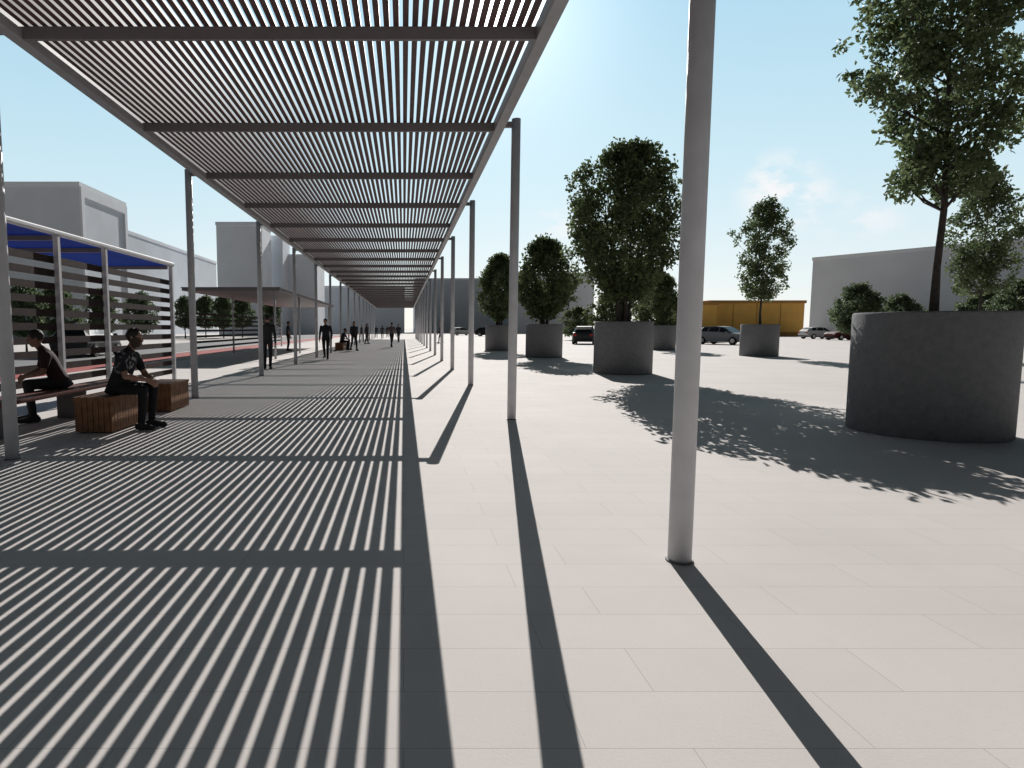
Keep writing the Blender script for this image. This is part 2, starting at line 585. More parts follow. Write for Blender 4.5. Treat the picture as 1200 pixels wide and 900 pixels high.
def place_tree(name, data, loc, label, cat, rz=0, sc=1.0, group=None):
    e = empty(name, loc, label, cat, rz, group)
    e.scale = (sc, sc, sc)
    link('trunk', data[0], None, e)
    link('crown', data[1], None, e)
    return e

egg = lambda w: (lambda h: w * (math.sin(PI * min(max(h, .0), 1) ** .75) ** .6 * .95 + .06))
rnd = lambda w: (lambda h: w * (math.sin(PI * min(max(h, .0), 1) ** 1.0) ** .62 * .93 + .07))
col_prof = lambda w: (lambda h: w * min(1, .6 + 1.4 * h) * (1 if h < .6 else max(.25, 1 - (h - .6) * 1.7)))
T_near = make_tree_data(11, 1.62, 5.9, col_prof(.86), 190, .26, 24000, .08, .045, M['leaf_a'], .045, lumpy=1.1)
T_slim = make_tree_data(12, 1.35, 5.80, col_prof(1.06), 150, .33, 9500, .13, .08, M['leaf_a'], .055, lumpy=1.3)
T_slim2 = make_tree_data(15, 1.35, 5.80, col_prof(1.06), 150, .33, 9500, .13, .08, M['leaf_a'], .055, lumpy=1.3)
T_big = make_tree_data(13, .80, 5.05, rnd(1.64), 320, .38, 23000, .12, .08, M['leaf_b'], .055, stems=6, spread=.75, lumpy=1.0)
T_mid = make_tree_data(14, .50, 3.85, rnd(1.42), 200, .34, 12500, .15, .10, M['leaf_b'], .05, stems=5, spread=.6, lumpy=1.2)
T_mid2 = make_tree_data(24, .55, 4.05, rnd(1.30), 190, .34, 12000, .15, .10, M['leaf_b'], .05, stems=4, spread=.6, lumpy=1.4)
T_street = make_tree_data(16, 1.5, 5.4, egg(1.6), 100, .45, 4500, .26, .17, M['leaf_c'], .08)
T_bush = make_tree_data(17, 1.0, 5.6, egg(2.5), 150, .6, 7500, .30, .2, M['leaf_c'], .1, stems=3, spread=1.0)
T_round = make_tree_data(18, .6, 4.2, egg(2.0), 110, .5, 5500, .26, .17, M['leaf_b'], .09)

SZ = 1.385
PT = [
    (6.6, 7.7, T_near, .3, 1.0, 'large dark concrete planter at the right edge, nearest of the planters', 'slender airy tree in the nearest planter, its top cut by the frame'),
    (6.42, 18.0, T_big, 0, 1.0, 'dark round planter under the big dense multi-stemmed tree', 'big dense dark multi-stemmed tree, the fullest crown in the plaza'),
    (G(637, 419.5)[0] * 1.03, G(637, 419.5)[1] + .8, T_mid, 1.1, 1.0, 'dark planter just right of the second right pergola post', 'dark bushy tree just right of the second right pergola post'),
    (G(587, 411)[0], G(587, 411)[1] + .8, T_mid2, 2.9, 1.03, 'small far planter just left of the second right pergola post', 'dark bushy tree showing left of the second right pergola post'),
    (15.9, 38.0, T_mid2, 4.2, .78, 'far planter peeping out right of the big tree planter', 'low dark tree behind the big dense tree'),
    (G(888, 418)[0] * 1.03, G(888, 418)[1] + .8, T_slim, .9, 1.0, 'isolated dark planter in front of the ochre building', 'slim upright tree on a bare stem before the ochre building'),
    (22.6, 24.3, T_slim2, 2.0, 1.0, 'dark planter hidden mostly behind the nearest big planter', 'slim tree rising behind the nearest planter at the right'),
]
for X, Y, T, rz, sc, lp, lt in PT:
    planter(X, Y, lp)
    place_tree('planter_tree', T, (X, Y, SZ), lt, 'tree', rz, sc, 'trees growing in the round planters')

# street trees on the left
for i, (u, D, sc) in enumerate([(217, 82, 1.0), (241, 86, 1.05), (262, 80, 1.0), (284, 90, 1.08), (318, 96, 1.05), (302, 120, 1.1),
                                (165, 46, .72), (121, 40, .70), (68, 36, .68), (30, 33, .66)]):
    lab = ['street tree beyond the road, leftmost of those right of the shelter',
           'street tree beyond the road, second right of the shelter',
           'street tree beyond the road, third right of the shelter',
           'street tree beyond the road, fourth right of the shelter, above the canopy post',
           'street tree beyond the road just right of the third left pergola post',
           'small far street tree just left of the third left pergola post',
           'street tree seen through the right end of the shelter slats',
           'street tree seen through the shelter slats behind the white shelter post',
           'street tree seen through the shelter slats above the seated person in maroon',
           'street tree seen through the shelter slats nearest the left frame edge'][i]
    place_tree('street_tree', T_street, (XAT(u, D), D, 0), lab, 'tree', i * 1.3, sc, 'street trees along the road')
# mid distance bushes right
for i, (u, D, T, sc, lab) in enumerate([
    (1004, 62, T_bush, .98, 'rounded bushy tree left of the nearest planter trunk, before the grey hall'),
    (1052, 64, T_bush, .82, 'lower bushy tree close behind the nearest planter trunk'),
    (1150, 60, T_bush, .85, 'bushy tree behind the slim tree at the right'),
    (1196, 55, T_bush, .95, 'bushy tree at the right frame edge before the grey hall'),
    (677, 70, T_round, .85, 'small round dark tree between two planters in the distance'),
    (718, 58, T_round, 1.05, 'dark round tree just left behind the big dense tree'),
    (770, 62, T_round, 1.2, 'dark round tree just right behind the big dense tree')]):
    place_tree('distant_tree', T, (XAT(u, D), D, 0), lab, 'tree', i * .9 + .3, sc, 'bushy trees across the plaza')

# ---------------------------------------------------------------- buildings
def building(label, u0, u1, vtop, D, depth, m, panel=False):
    z = ZAT(vtop, D)
    x0, x1 = XAT(u0, D, 10), XAT(u1, D, 10)
    cx = (x0 + x1) / 2
    e = empty('building', (cx, D, 0), label, 'building')
    mb = MB(); mb.box(x0 - cx, x1 - cx, 0, depth, 0, z - .6); mb.build('wall', m, e)
    mb = MB()
    mb.box(x0 - cx - .12, x1 - cx + .12, -.12, depth + .12, z - .599, z); mb.build('parapet', M['wall_pale'], e)
    if panel:
        mb = MB()
        a = x1 - cx + .003
        mb.box(a, a + .3, 0, .9, 0, z - .61); mb.box(a, a + .3, depth - .9, depth, 0, z - .61)
        mb.box(a, a + .3, .901, depth - .901, z - 2.0, z - .61)
        mb.build('side_frame', M['wall_pale'], e)
    return e
building('pale blank block at far left with framed side wall, tallest behind the bus shelter', 10, 97, 213, 92, 15, M['wall_grey'], True)
building('long low grey block between the two tall left blocks', 60, 152, 270, 112, 52, M['wall_grey'])
building('tall narrow pale block above the left street trees', 255, 308, 260, 118, 8, M['wall_pale'])
building('narrow grey block right of the tall narrow pale one', 312, 332, 276, 128, 8, M['wall_grey'])
building('lower pale block beside the left pergola posts', 336, 372, 298, 134, 12, M['wall_pale'])
building('low grey block under the far pergola end', 376, 474, 335, 170, 20, M['wall_cool'])
building('grey block behind the right pergola posts', 486, 602, 326, 190, 30, M['wall_cool'])
building('grey block behind the dark bushy planter trees', 603, 696, 320, 178, 30, M['wall_grey'])
# big hall right
e = empty('hall_building', (110, 120, 0), 'large blank grey hall filling the right background', 'building')
zr = 17.2
pts = [(92, 140), (110, 109), (132, 71), (190, 105), (150, 174)]
mb = MB(); mb.prism([(x - 110, y - 120) for x, y in pts], 0, zr - .7); mb.build('wall', M['wall_grey'], e)
cxp = sum(p[0] for p in pts) / 5; cyp = sum(p[1] for p in pts) / 5
mb = MB(); mb.prism([((x - cxp) * 1.004 + cxp - 110, (y - cyp) * 1.004 + cyp - 120) for x, y in pts], zr - .699, zr); mb.build('parapet', M['wall_pale'], e)
# ochre pavilion
D = 108
x0, x1 = XAT(831, D, 3), XAT(942, D, 3)
e = empty('ochre_building', (x0, D, 0), 'low ochre yellow building in front of the grey hall', 'building')
zt = ZAT(352, D)
mb = MB(); mb.box(0, x1 - x0, 0, 14, 0, zt - .5); mb.build('wall', M['ochre'], e)
mb = MB(); mb.box(-.15, x1 - x0 + .15, -.3, 14.2, zt - .499, zt); mb.build('roof', M['ochre_roof'], e)
mb = MB(); mb.box(.02, x1 - x0 - .02, -.06, -.003, 0, .7); mb.build('plinth', M['ochre_roof'], e)
for k in range(3):
    mb = MB(); xx = (x1 - x0) * (k + 1) / 4; mb.box(xx - .06, xx + .06, -.05, -.003, .701, zt - .52); mb.build('pilaster', M['ochre_roof'], e)
x2 = XAT(798, D - 3, 3)
e = empty('ochre_building', (x2, D - 3, 0), 'small bright orange annex left of the ochre building', 'building')
mb = MB(); mb.box(0, x0 - x2 - .2, 0, 10, 0, zt - .9); mb.build('wall', M['ochre'], e)
mb = MB(); mb.box(-.15, x0 - x2 - .05, -.2, 10.2, zt - .899, zt - .45); mb.build('roof', M['ochre_roof'], e)
mb = MB(); mb.box(1.2, 3.2, -.06, -.003, 0, 2.5); mb.build('door', M['trim'], e)

# ---------------------------------------------------------------- cars
ST = [  # x, zlo, zbelt, ztop, wlo, wmid, wbelt, wtop
    (-2.16, .42, .72, .76, .62, .74, .70, .60), (-2.08, .26, .93, .98, .74, .83, .78, .62), (-1.80, .22, .98, 1.22, .78, .87, .82, .57),
    (-1.30, .20, 1.0, 1.46, .80, .89, .85, .60), (-.30, .20, .99, 1.50, .80, .89, .86, .62), (.40, .20, .96, 1.44, .80, .89, .86, .61),
    (1.15, .20, .93, .98, .80, .89, .85, .72), (1.75, .22, .84, .88, .78, .86, .80, .66), (2.08, .28, .68, .72, .70, .80, .72, .58), (2.16, .40, .58, .60, .58, .70, .64, .50)]
def ring(s):
    x, zl, zb, zt, wl, wm, wb, wt = s
    zm = zl + (zb - zl) * .55
    r = [(x, -wl, zl), (x, -wm, zm), (x, -wb, zb), (x, -wt, zt)]
    return r + [(x, -y, z) for x, y, z in reversed(r)]
def make_car(paint):
    e = empty('parked_car', (0, 0, 0), 'x', 'car', group='cars parked across the plaza')
    mb = MB()
    vs = []; fs = []
    for s in ST: vs += ring(s)
    n = 8
    for i in range(len(ST) - 1):
        for k in range(n):
            k2 = (k + 1) % n
            fs.append((i * n + k, (i + 1) * n + k, (i + 1) * n + k2, i * n + k2))
    fs.append(tuple(range(n))); fs.append(tuple(range((len(ST) - 1) * n, len(ST) * n))[::-1])
    mb.add(vs, fs)
    body = mb.build('body', paint, e)
    bm = bmesh.new(); bm.from_mesh(body.data); bmesh.ops.recalc_face_normals(bm, faces=bm.faces); bm.to_mesh(body.data); bm.free()
    def lerp(a, b, t): return tuple(p * (1 - t) + q * t for p, q in zip(a, b))
    def side(i, t, sgn, h):
        s = lerp(ST[i], ST[i + 1], t)
        y = s[6] * (1 - h) + s[7] * h; z = s[2] * (1 - h) + s[3] * h
        return (s[0], sgn * (y + .006), z + .002)
    for sgn in (-1, 1):
        for segs in (((2, .3), (3, 1.0 - .55)), ((3, .5), (4, .55)), ((4, .63), (5, .62))):
            (i0, t0), (i1, t1) = segs
            mb = MB()
            col = [(i0, t0)] + ([(i0, .999)] if i1 != i0 else []) + [(i1, t1)]
            vs = [side(i, t, sgn, .12) for i, t in col] + [side(i, t, sgn, .86) for i, t in col]
            m = len(col)
            mb.add(vs, [(k, k + 1, m + k + 1, m + k) for k in range(m - 1)])
            mb.build('side_window', M['glass_dark'], e)
    def topq(i, t0, t1, off):
        a = lerp(ST[i], ST[i + 1], t0); b = lerp(ST[i], ST[i + 1], t1)
        nx = b[0] - a[0]; nz = b[3] - a[3]; l = math.hypot(nx, nz)
        ox, oz = -nz / l * off, nx / l * off
        return [(a[0] + ox, -a[7] * .93, a[3] + oz), (a[0] + ox, a[7] * .93, a[3] + oz), (b[0] + ox, b[7] * .93, b[3] + oz), (b[0] + ox, -b[7] * .93, b[3] + oz)]
    mb = MB(); mb.add(topq(5, .06, .95, .008), [(0, 3, 2, 1)]); mb.build('windscreen', M['glass_dark'], e)
    mb = MB(); mb.add(topq(1, .25, .999, .008), [(0, 3, 2, 1)]); mb.add(topq(2, .001, .8, .008), [(0, 3, 2, 1)]); mb.build('rear_window', M['glass_dark'], e)
    for x in (-1.32, 1.36):
        for sgn in (-1, 1):
            mb = MB(); mb.tube([(x, sgn * .70, .32), (x, sgn * .905, .32)], [.32, .32], 24); t = mb.build('tyre', M['rubber'], e)
            mb = MB(); mb.tube([(x, sgn * .85, .32), (x, sgn * .915, .32)], [.2, .19], 18); mb.build('rim', M['alloy'], t)
    for sgn in (-1, 1):
        mb = MB(); mb.box(1.98, 2.12, min(sgn * .42, sgn * .74), max(sgn * .42, sgn * .74), .58, .70); o = mb.build('headlight', M['lamp_white'], e); bevel(o, .02)
        mb = MB(); mb.box(-2.17, -2.02, min(sgn * .5, sgn * .76), max(sgn * .5, sgn * .76), .68, .88); o = mb.build('tail_light', M['lamp_red'], e); bevel(o, .02)
        mb = MB(); mb.box(.78, .95, min(sgn * .88, sgn * 1.04), max(sgn * .88, sgn * 1.04), .93, 1.07); o = mb.build('wing_mirror', paint, e); bevel(o, .02)
    for x0, x1 in ((2.02, 2.2), (-2.2, -2.02)):
        mb = MB(); mb.box(x0, x1, -.7, .7, .28, .44); o = mb.build('bumper', M['trim'], e); bevel(o, .03)
    return e
paints = {}
def paint(n, c):
    if n not in paints:
        paints[n] = mat('car_paint_' + n, c, .5, 3, .04, spec=.3)
    return paints[n]
CARS = [
    (685, 403, 'charcoal', (.03, .032, .036), 70, 'dark car parked with its back to the plaza between two planters'),
    (847, 403.5, 'silver', (.25, .26, .28), -60, 'silver grey car parked left of the isolated planter'),
    (958, 397, 'white', (.6, .6, .6), 8, 'pale car parked side on in front of the ochre building end'),
    (990, 398.5, 'maroon', (.12, .018, .018), 190, 'dark red car half hidden by the nearest planter'),
    (541, 393, 'white', (.6, .6, .6), 20, 'small far white car by the far right pergola posts'),
    (572, 394, 'black', (.02, .02, .02), -15, 'small far black car left of the small planter'),
    (104, 417, 'charcoal', (.03, .032, .036), 95, 'dark car on the road seen through the shelter slats'),
    (815, 401, 'charcoal', (.03, .032, .036), 175, 'dark car partly behind the nearest right pergola post'),
]
proto = None
for u, v, pn, pc, rz, lab in CARS:
    pm = paint(pn, pc)
    if proto is None:
        c = proto = make_car(pm)
    else:
        c = copy_tree(proto)
        for k in children(c):
            if k.name.startswith('body') or k.name.startswith('wing_mirror'):
                k.data = k.data.copy(); k.data.materials[0] = pm
    X, Y = G(u, v)
    c.location = (X, Y, 0); c.rotation_euler = (0, 0, math.radians(rz)); c['label'] = lab

# ---------------------------------------------------------------- people
def V(*a): return Vector(a)
class Fig:
    def __init__(s):
        s.mb = MB(); s.seg = []
    def proxy(s, p0, r0, p1, r1, k): s.seg.append((tuple(p0), r0, tuple(p1), r1, k))
    def cap(s, p0, r0, p1, r1, k):
        p0, p1 = Vector(p0), Vector(p1)
        X, Y, Z = V(1, 0, 0), V(0, 1, 0), V(0, 0, 1)
        s.mb.ball(p0, (X, Y, Z), (r0, r0, r0), 12, 8)
        s.mb.ball(p1, (X, Y, Z), (r1, r1, r1), 12, 8)
        s.mb.tube([p0, p1], [r0, r1], 12)
        s.proxy(p0, r0, p1, r1, k)
    def loft(s, secs, lat, fwd, k):
        n = 18
        vs = []; fs = []
        for c, a, b in secs:
            for i in range(n):
                t = 2 * PI * i / n
                vs.append(Vector(c) + lat * (a * math.cos(t)) + fwd * (b * math.sin(t)))
        for j in range(len(secs) - 1):
            for i in range(n):
                i2 = (i + 1) % n
                fs.append((j * n + i, j * n + i2, (j + 1) * n + i2, (j + 1) * n + i))
        fs.append(tuple(range(n))[::-1]); fs.append(tuple(range((len(secs) - 1) * n, len(secs) * n)))
        s.mb.add(vs, fs)
        for j in range(len(secs) - 1):
            for sg in (-.55, 0, .55):
                s.proxy(Vector(secs[j][0]) + lat * secs[j][1] * sg, secs[j][2], Vector(secs[j + 1][0]) + lat * secs[j + 1][1] * sg, secs[j + 1][2], k)
    def hand(s, w, d, n, ts, curl=.6):
        d = Vector(d).normalized(); n = Vector(n); n = (n - d * n.dot(d)).normalized(); sd = d.cross(n)
        w = Vector(w)
        s.loft([(w - d * .01, .026, .02), (w + d * .03, .038, .017), (w + d * .085, .042, .015)], sd, n, 'skin')
        for j in range(4):
            b = w + d * .08 + sd * ((j - 1.5) * .0225)
            ln = (.042, .047, .044, .034)[j if ts > 0 else 3 - j]
            fan = sd * ((j - 1.5) * .06)
            d1 = (d * math.cos(curl * .5) + n * math.sin(curl * .5) + fan).normalized()
            d2 = (d * math.cos(curl * 1.3) + n * math.sin(curl * 1.3) + fan).normalized()
            s.cap(b, .0095, b + d1 * ln, .0088, 'skin'); s.cap(b + d1 * ln, .0088, b + d1 * ln + d2 * ln * .85, .007, 'skin')
        tb = w + d * .03 - sd * ts * .03
        t1 = (d * .65 - sd * ts * .65 + n * .35).normalized(); t2 = (d * .85 - sd * ts * .2 + n * .45).normalized()
        s.cap(tb, .013, tb + t1 * .045, .011, 'skin'); s.cap(tb + t1 * .045, .011, tb + t1 * .045 + t2 * .032, .0085, 'skin')
    def head(s, c, fwd, lat, beard=False):
        c = Vector(c); up = lat.cross(fwd) * -1
        if up.z < 0: up = -up
        ax = (fwd, lat, up)
        s.mb.ball(c + up * .015, ax, (.094, .074, .098), 20, 14); s.proxy(c - fwd * .02, .078, c + fwd * .02 + up * .02, .074, 'skin')
        s.loft([(c + fwd * .035 - up * .115, .03, .03), (c + fwd * .03 - up * .085, .05, .058), (c + fwd * .02 - up * .03, .064, .07)], lat, fwd, 'beard' if beard else 'skin')
        s.cap(c + fwd * .09 + up * .012, .008, c + fwd * .108 - up * .028, .013, 'skin')
        s.cap(c + fwd * .082 + up * .03 - lat * .035, .012, c + fwd * .082 + up * .03 + lat * .035, .012, 'skin')
        for sg in (-1, 1):
            s.mb.ball(c + lat * (sg * .076) - up * .005 - fwd * .01, ax, (.019, .011, .03), 10, 8); s.proxy(c + lat * sg * .076, .02, c + lat * sg * .078, .02, 'skin')
            q = c + fwd * .083 + up * .008 + lat * (sg * .032); s.cap(q, .009, q + lat * (sg * .004), .009, 'eye')
        s.cap(c + fwd * .088 - up * .062 - lat * .018, .007, c + fwd * .088 - up * .062 + lat * .018, .007, 'lip')
        s.hc = c; s.hax = ax
        return ax
    def finish(s, label, loc, rz, mats, hair_col, voxel, group=None, long_hair=False):
        me = s.mb.mesh('person')
        tmp = bpy.data.objects.new('tmp_person', me); COL.objects.link(tmp)
        r = tmp.modifiers.new('r', 'REMESH'); r.mode = 'VOXEL'; r.voxel_size = voxel; r.adaptivity = 0
        sm = tmp.modifiers.new('s', 'SMOOTH'); sm.factor = .5; sm.iterations = 4 if voxel < .008 else 2
        dg = bpy.context.evaluated_depsgraph_get()
        nm = bpy.data.meshes.new_from_object(tmp.evaluated_get(dg))
        bpy.data.objects.remove(tmp); bpy.data.meshes.remove(me)
        nm.name = 'person'
        keys = list(mats.keys())
        nm.materials.clear()
        for k in keys: nm.materials.append(mats[k])
        nf = len(nm.polygons)
        cen = np.empty(nf * 3); nm.polygons.foreach_get('center', cen); cen = cen.reshape(-1, 3)
        best = np.full(nf, 1e9); idx = np.zeros(nf, int)
        for p0, r0, p1, r1, k in s.seg:
            a = np.array(p0); b = np.array(p1); ab = b - a; l2 = ab @ ab + 1e-9
            t = np.clip(((cen - a) @ ab) / l2, 0, 1)
            d = np.linalg.norm(cen - a - t[:, None] * ab, axis=1) - (r0 + (r1 - r0) * t)
            ki = keys.index(k) if k in keys else keys.index('skin')
            m = d < best
            best[m] = d[m]; idx[m] = ki
        nm.polygons.foreach_set('material_index', idx.astype(np.int32))
        nm.polygons.foreach_set('use_smooth', np.ones(nf, bool))
        nm.update()
        o = link('person', nm)
        tag(o, label, 'person', group)
        o.location = loc; o.rotation_euler = (0, 0, rz)
        mb = MB()
        fw, la, up = s.hax
        mb.ball(s.hc - fw * .014 + up * .034, s.hax, (.096, .083, .096), 24, 16)
        if long_hair:
            mb.ball(s.hc - fw * .05 - up * .06, s.hax, (.06, .08, .13), 20, 12)
        rg = random.Random(4)
        mb.v = [tuple(Vector(q) + Vector((rg.uniform(-1, 1), rg.uniform(-1, 1), rg.uniform(-1, 1))) * .004) for q in mb.v]
        hm = mat('hair', hair_col, .6, 60, .4, .5, 90)
        mb.build('hair', hm, o, True)
        return o

SKIN = mat('skin', (.36, .20, .14), .55, 12, .08)
SKIN_D = mat('skin_tan', (.22, .115, .075), .55, 12, .08)
LIP = mat('lips', (.28, .11, .09), .5, 12, .05)
EYE = mat('eye', (.02, .015, .012), .3, 12, .05)
STUB = mat('beard_stubble', (.06, .04, .03), .8, 60, .3)
def cloth(n, c): return mat('cloth_' + n, c, .85, 14, .2, .25, 120)
SHOE = cloth('shoe', (.03, .03, .032))

def print_tee():
    m = cloth('printed_tee', (.02, .02, .024))
    nt = m.node_tree; b = nt.nodes['Principled BSDF']
    src = b.inputs['Base Color'].links[0].from_socket
    tc = nt.nodes.new('ShaderNodeTexCoord')
    n = nt.nodes.new('ShaderNodeTexNoise'); n.inputs['Scale'].default_value = 15; n.inputs['Detail'].default_value = 4
    nt.links.new(tc.outputs['Object'], n.inputs['Vector'])
    gt = nt.nodes.new('ShaderNodeMapRange'); gt.inputs['From Min'].default_value = .53; gt.inputs['From Max'].default_value = .57
    nt.links.new(n.outputs['Fac'], gt.inputs['Value'])
    sub = nt.nodes.new('ShaderNodeVectorMath'); sub.operation = 'DISTANCE'; sub.inputs[1].default_value = (.20, -.10, .86)
    nt.links.new(tc.outputs['Object'], sub.inputs[0])
    mk = nt.nodes.new('ShaderNodeMapRange'); mk.inputs['From Min'].default_value = .17; mk.inputs['From Max'].default_value = .13
    mk.inputs['To Min'].default_value = 0; mk.inputs['To Max'].default_value = .8
    nt.links.new(sub.outputs['Value'], mk.inputs['Value'])
    mul = nt.nodes.new('ShaderNodeMath'); mul.operation = 'MULTIPLY'
    nt.links.new(gt.outputs['Result'], mul.inputs[0]); nt.links.new(mk.outputs['Result'], mul.inputs[1])
    mx = nt.nodes.new('ShaderNodeMix'); mx.data_type = 'RGBA'
    nt.links.new(src, mx.inputs['A']); mx.inputs['B'].default_value = (.45, .45, .47, 1)
    nt.links.new(mul.outputs[0], mx.inputs['Factor'])
    nt.links.new(mx.outputs['Result'], b.inputs['Base Color'])
    return m

def seated(head_turn=0.0, beard=True, seat=.45, lean=1.0):
    f = Fig()
    lat = V(0, 1, 0)
    dz = seat - .45
    tor = V(.19 * lean, 0, .52).normalized(); tf = V(tor.z, 0, -tor.x)
    pb = V(0, 0, .47 + dz)
    f.loft([(pb + V(-.02, 0, -.01), .165, .12), (pb + tor * .10, .172, .122), (pb + tor * .17, .158, .112)], lat, tf, 'trousers')
    f.loft([(pb + tor * .13, .17, .125), (pb + tor * .28, .16, .115), (pb + tor * .42, .178, .118), (pb + tor * .51, .17, .105), (pb + tor * .57, .11, .075), (pb + tor * .60, .065, .055)], lat, tf, 'shirt')
    nb = pb + tor * .58
    hc = nb + V(.075, 0, .165)
    f.cap(nb, .056, hc - V(.01, 0, .07), .052, 'skin')
    hf = V(math.cos(head_turn), math.sin(head_turn), -.12).normalized(); hl = V(-math.sin(head_turn), math.cos(head_turn), 0)
    f.head(hc, hf, hl, beard)
    for sg in (-1, 1):
        hip = V(.02, sg * .09, .53 + dz); kn = V(.44, sg * .13, .525 + dz); an = V(.40, sg * .13, .09)
        f.cap(hip, .088, kn, .062, 'trousers'); f.cap(kn, .062, an + V(0, 0, .02), .046, 'trousers')
        f.cap(an - V(.045, 0, .042), .046, an + V(.07, sg * .01, -.045), .044, 'shoes'); f.cap(an + V(.07, sg * .01, -.045), .044, an + V(.165, sg * .025, -.055), .034, 'shoes')
        f.cap(an, .045, an + V(.03, 0, -.04), .045, 'shoes')
        shd = pb + tor * .50 + lat * (sg * .185)
        el = V(.27, sg * .235, .70 + dz); wr = V(.47, sg * .085, .645 + dz)
        md = shd.lerp(el, .62)
        f.cap(shd, .062, md, .057, 'shirt'); f.cap(shd, .045, el, .04, 'skin'); f.cap(el, .041, wr, .028, 'skin')
        d = (wr - el).normalized()
        f.hand(wr, d * .8 + V(.2, -sg * .1, -.35), V(-.1, -sg * .8, -.5), sg, .8)
    return f

f = seated(.15)
f.finish('person in a black printed tee seated on the timber block bench, elbows on knees', (-3.74, 7.96, 0), -.1,
         {'skin': SKIN, 'shirt': print_tee(), 'trousers': cloth('black_jeans', (.014, .014, .017)), 'shoes': SHOE, 'beard': STUB, 'lip': LIP, 'eye': EYE}, (.025, .018, .014), .006)
f = seated(-.2, False, .45, 1.25)
f.finish('person in a dark maroon top seated at the far left on the long low bench', (-4.86, 8.75, 0), math.radians(215),
         {'skin': SKIN_D, 'shirt': cloth('maroon_top', (.035, .012, .014)), 'trousers': cloth('dark_trousers', (.02, .02, .025)), 'shoes': SHOE, 'beard': STUB, 'lip': LIP, 'eye': EYE}, (.012, .01, .009), .007)
f = seated(.3, False, .45, .8)
f.finish('small far person in dark clothes seated on the distant timber bench', (-3.76, 37.3, 0), math.radians(-15),
         {'skin': SKIN_D, 'shirt': cloth('navy_top', (.03, .03, .045)), 'trousers': cloth('dark_trousers', (.02, .02, .025)), 'shoes': SHOE, 'lip': LIP, 'eye': EYE}, (.012, .01, .009), .012)

def standing(step=.0, swing=.0, sleeve_long=True):
    f = Fig(); lat = V(0, 1, 0); fw = V(1, 0, 0)
    f.loft([(V(0, 0, .84), .16, .11), (V(0, 0, .92), .172, .118), (V(0, 0, 1.02), .15, .105)], lat, fw, 'trousers')
    f.loft([(V(0, 0, .95), .165, .115), (V(0, 0, 1.1), .15, .105), (V(.01, 0, 1.26), .178, .12), (V(.0, 0, 1.38), .165, .1), (V(0, 0, 1.43), .10, .07), (V(0, 0, 1.46), .06, .055)], lat, fw, 'shirt')
    f.cap(V(0, 0, 1.44), .054, V(.015, 0, 1.54), .052, 'skin')
    f.head(V(.03, 0, 1.60), V(1, 0, -.05).normalized(), lat)
    for sg in (-1, 1):
        st = step * sg
        hip = V(0, sg * .09, .88); kn = V(st * .55 + .02, sg * .095, .49); an = V(st - (.04 if st >= 0 else .06), sg * .09, .09 + (.05 if st < -.1 else 0))
        f.cap(hip, .09, kn, .06, 'trousers'); f.cap(kn, .062, an + V(0, 0, .02), .047, 'trousers')
        f.cap(an + V(-.04, 0, -.044), .045, an + V(.07, sg * .01, -.046), .043, 'shoes'); f.cap(an + V(.07, sg * .01, -.046), .043, an + V(.165, sg * .02, -.055), .034, 'shoes')
        f.cap(an, .045, an + V(.02, 0, -.04), .045, 'shoes')
        sw = -swing * sg
        sh_ = V(0, sg * .19, 1.375); el = V(sw * .5 - .03, sg * .245, 1.08); wr = V(sw + .05, sg * .235, .845)
        f.cap(sh_, .062, sh_.lerp(el, 1.0 if sleeve_long else .55), .048 if sleeve_long else .056, 'shirt')
        f.cap(sh_, .045, el, .041, 'skin')
        f.cap(el, .046 if sleeve_long else .041, wr, .034 if sleeve_long else .028, 'shirt' if sleeve_long else 'skin')
        d = (wr - el).normalized()
        f.hand(wr + d * .01, d, V(.15, -sg, 0), sg, .5)
    return f
TINY = 'tiny dark walker near the vanishing point of the striped walkway'
PEOPLE = [
    (382, 421, -95, .12, .08, True, (.02, .022, .03), (.015, .015, .018), 'person in dark suit walking toward camera left of centre under the pergola', False, None),
    (314, 432.5, 95, .05, .04, True, (.03, .03, .035), (.02, .02, .024), 'person in dark clothes standing behind the third left pergola post', False, None),
    (415, 411, -60, .20, .14, True, (.03, .025, .03), (.018, .018, .022), 'person in dark clothes walking beside the distant timber bench', True, None),
    (338, 411, 20, .0, .03, False, (.05, .05, .06), (.02, .022, .03), 'person in dark grey standing under the far flat canopy', False, None),
    (430, 403, -30, .08, .06, True, (.04, .04, .05), (.02, .02, .025), 'person in dark coat standing on the far striped walkway', True, None),
    (459, 407, 65, .22, .16, False, (.12, .10, .10), (.025, .025, .03), 'person in a paler top walking away along the middle of the far walkway', False, None),
    (467, 401, -110, .14, .1, True, (.03, .03, .04), (.02, .02, .02), 'person walking at the far right edge of the striped walkway', False, None),
    (516, 402, 180, .18, .14, True, (.05, .05, .06), (.02, .02, .02), 'person crossing between the far right pergola posts', False, None),
    (448, 397, 90, .1, .08, True, (.06, .05, .05), (.03, .03, .03), TINY, True, 'tiny walkers far down the walkway'),
    (441, 396, -80, .16, .1, True, (.03, .03, .04), (.02, .02, .02), TINY, False, 'tiny walkers far down the walkway'),
    (454, 395, 100, .12, .1, True, (.04, .03, .03), (.02, .02, .02), TINY, False, 'tiny walkers far down the walkway'),
    (424, 398, -90, .1, .1, False, (.03, .04, .05), (.02, .02, .02), TINY, False, 'tiny walkers far down the walkway'),
]
for u, v, rz, st, sw, sl, c1, c2, lab, lh, gr in PEOPLE:
    f = standing(st, sw, sl)
    X, Y = G(u, v)
    f.finish(lab, (X, Y, 0), math.radians(rz), {'skin': SKIN, 'shirt': cloth('top', c1), 'trousers': cloth('trousers', c2), 'shoes': SHOE, 'lip': LIP, 'eye': EYE},
             (.02, .015, .012), .012, gr, lh)

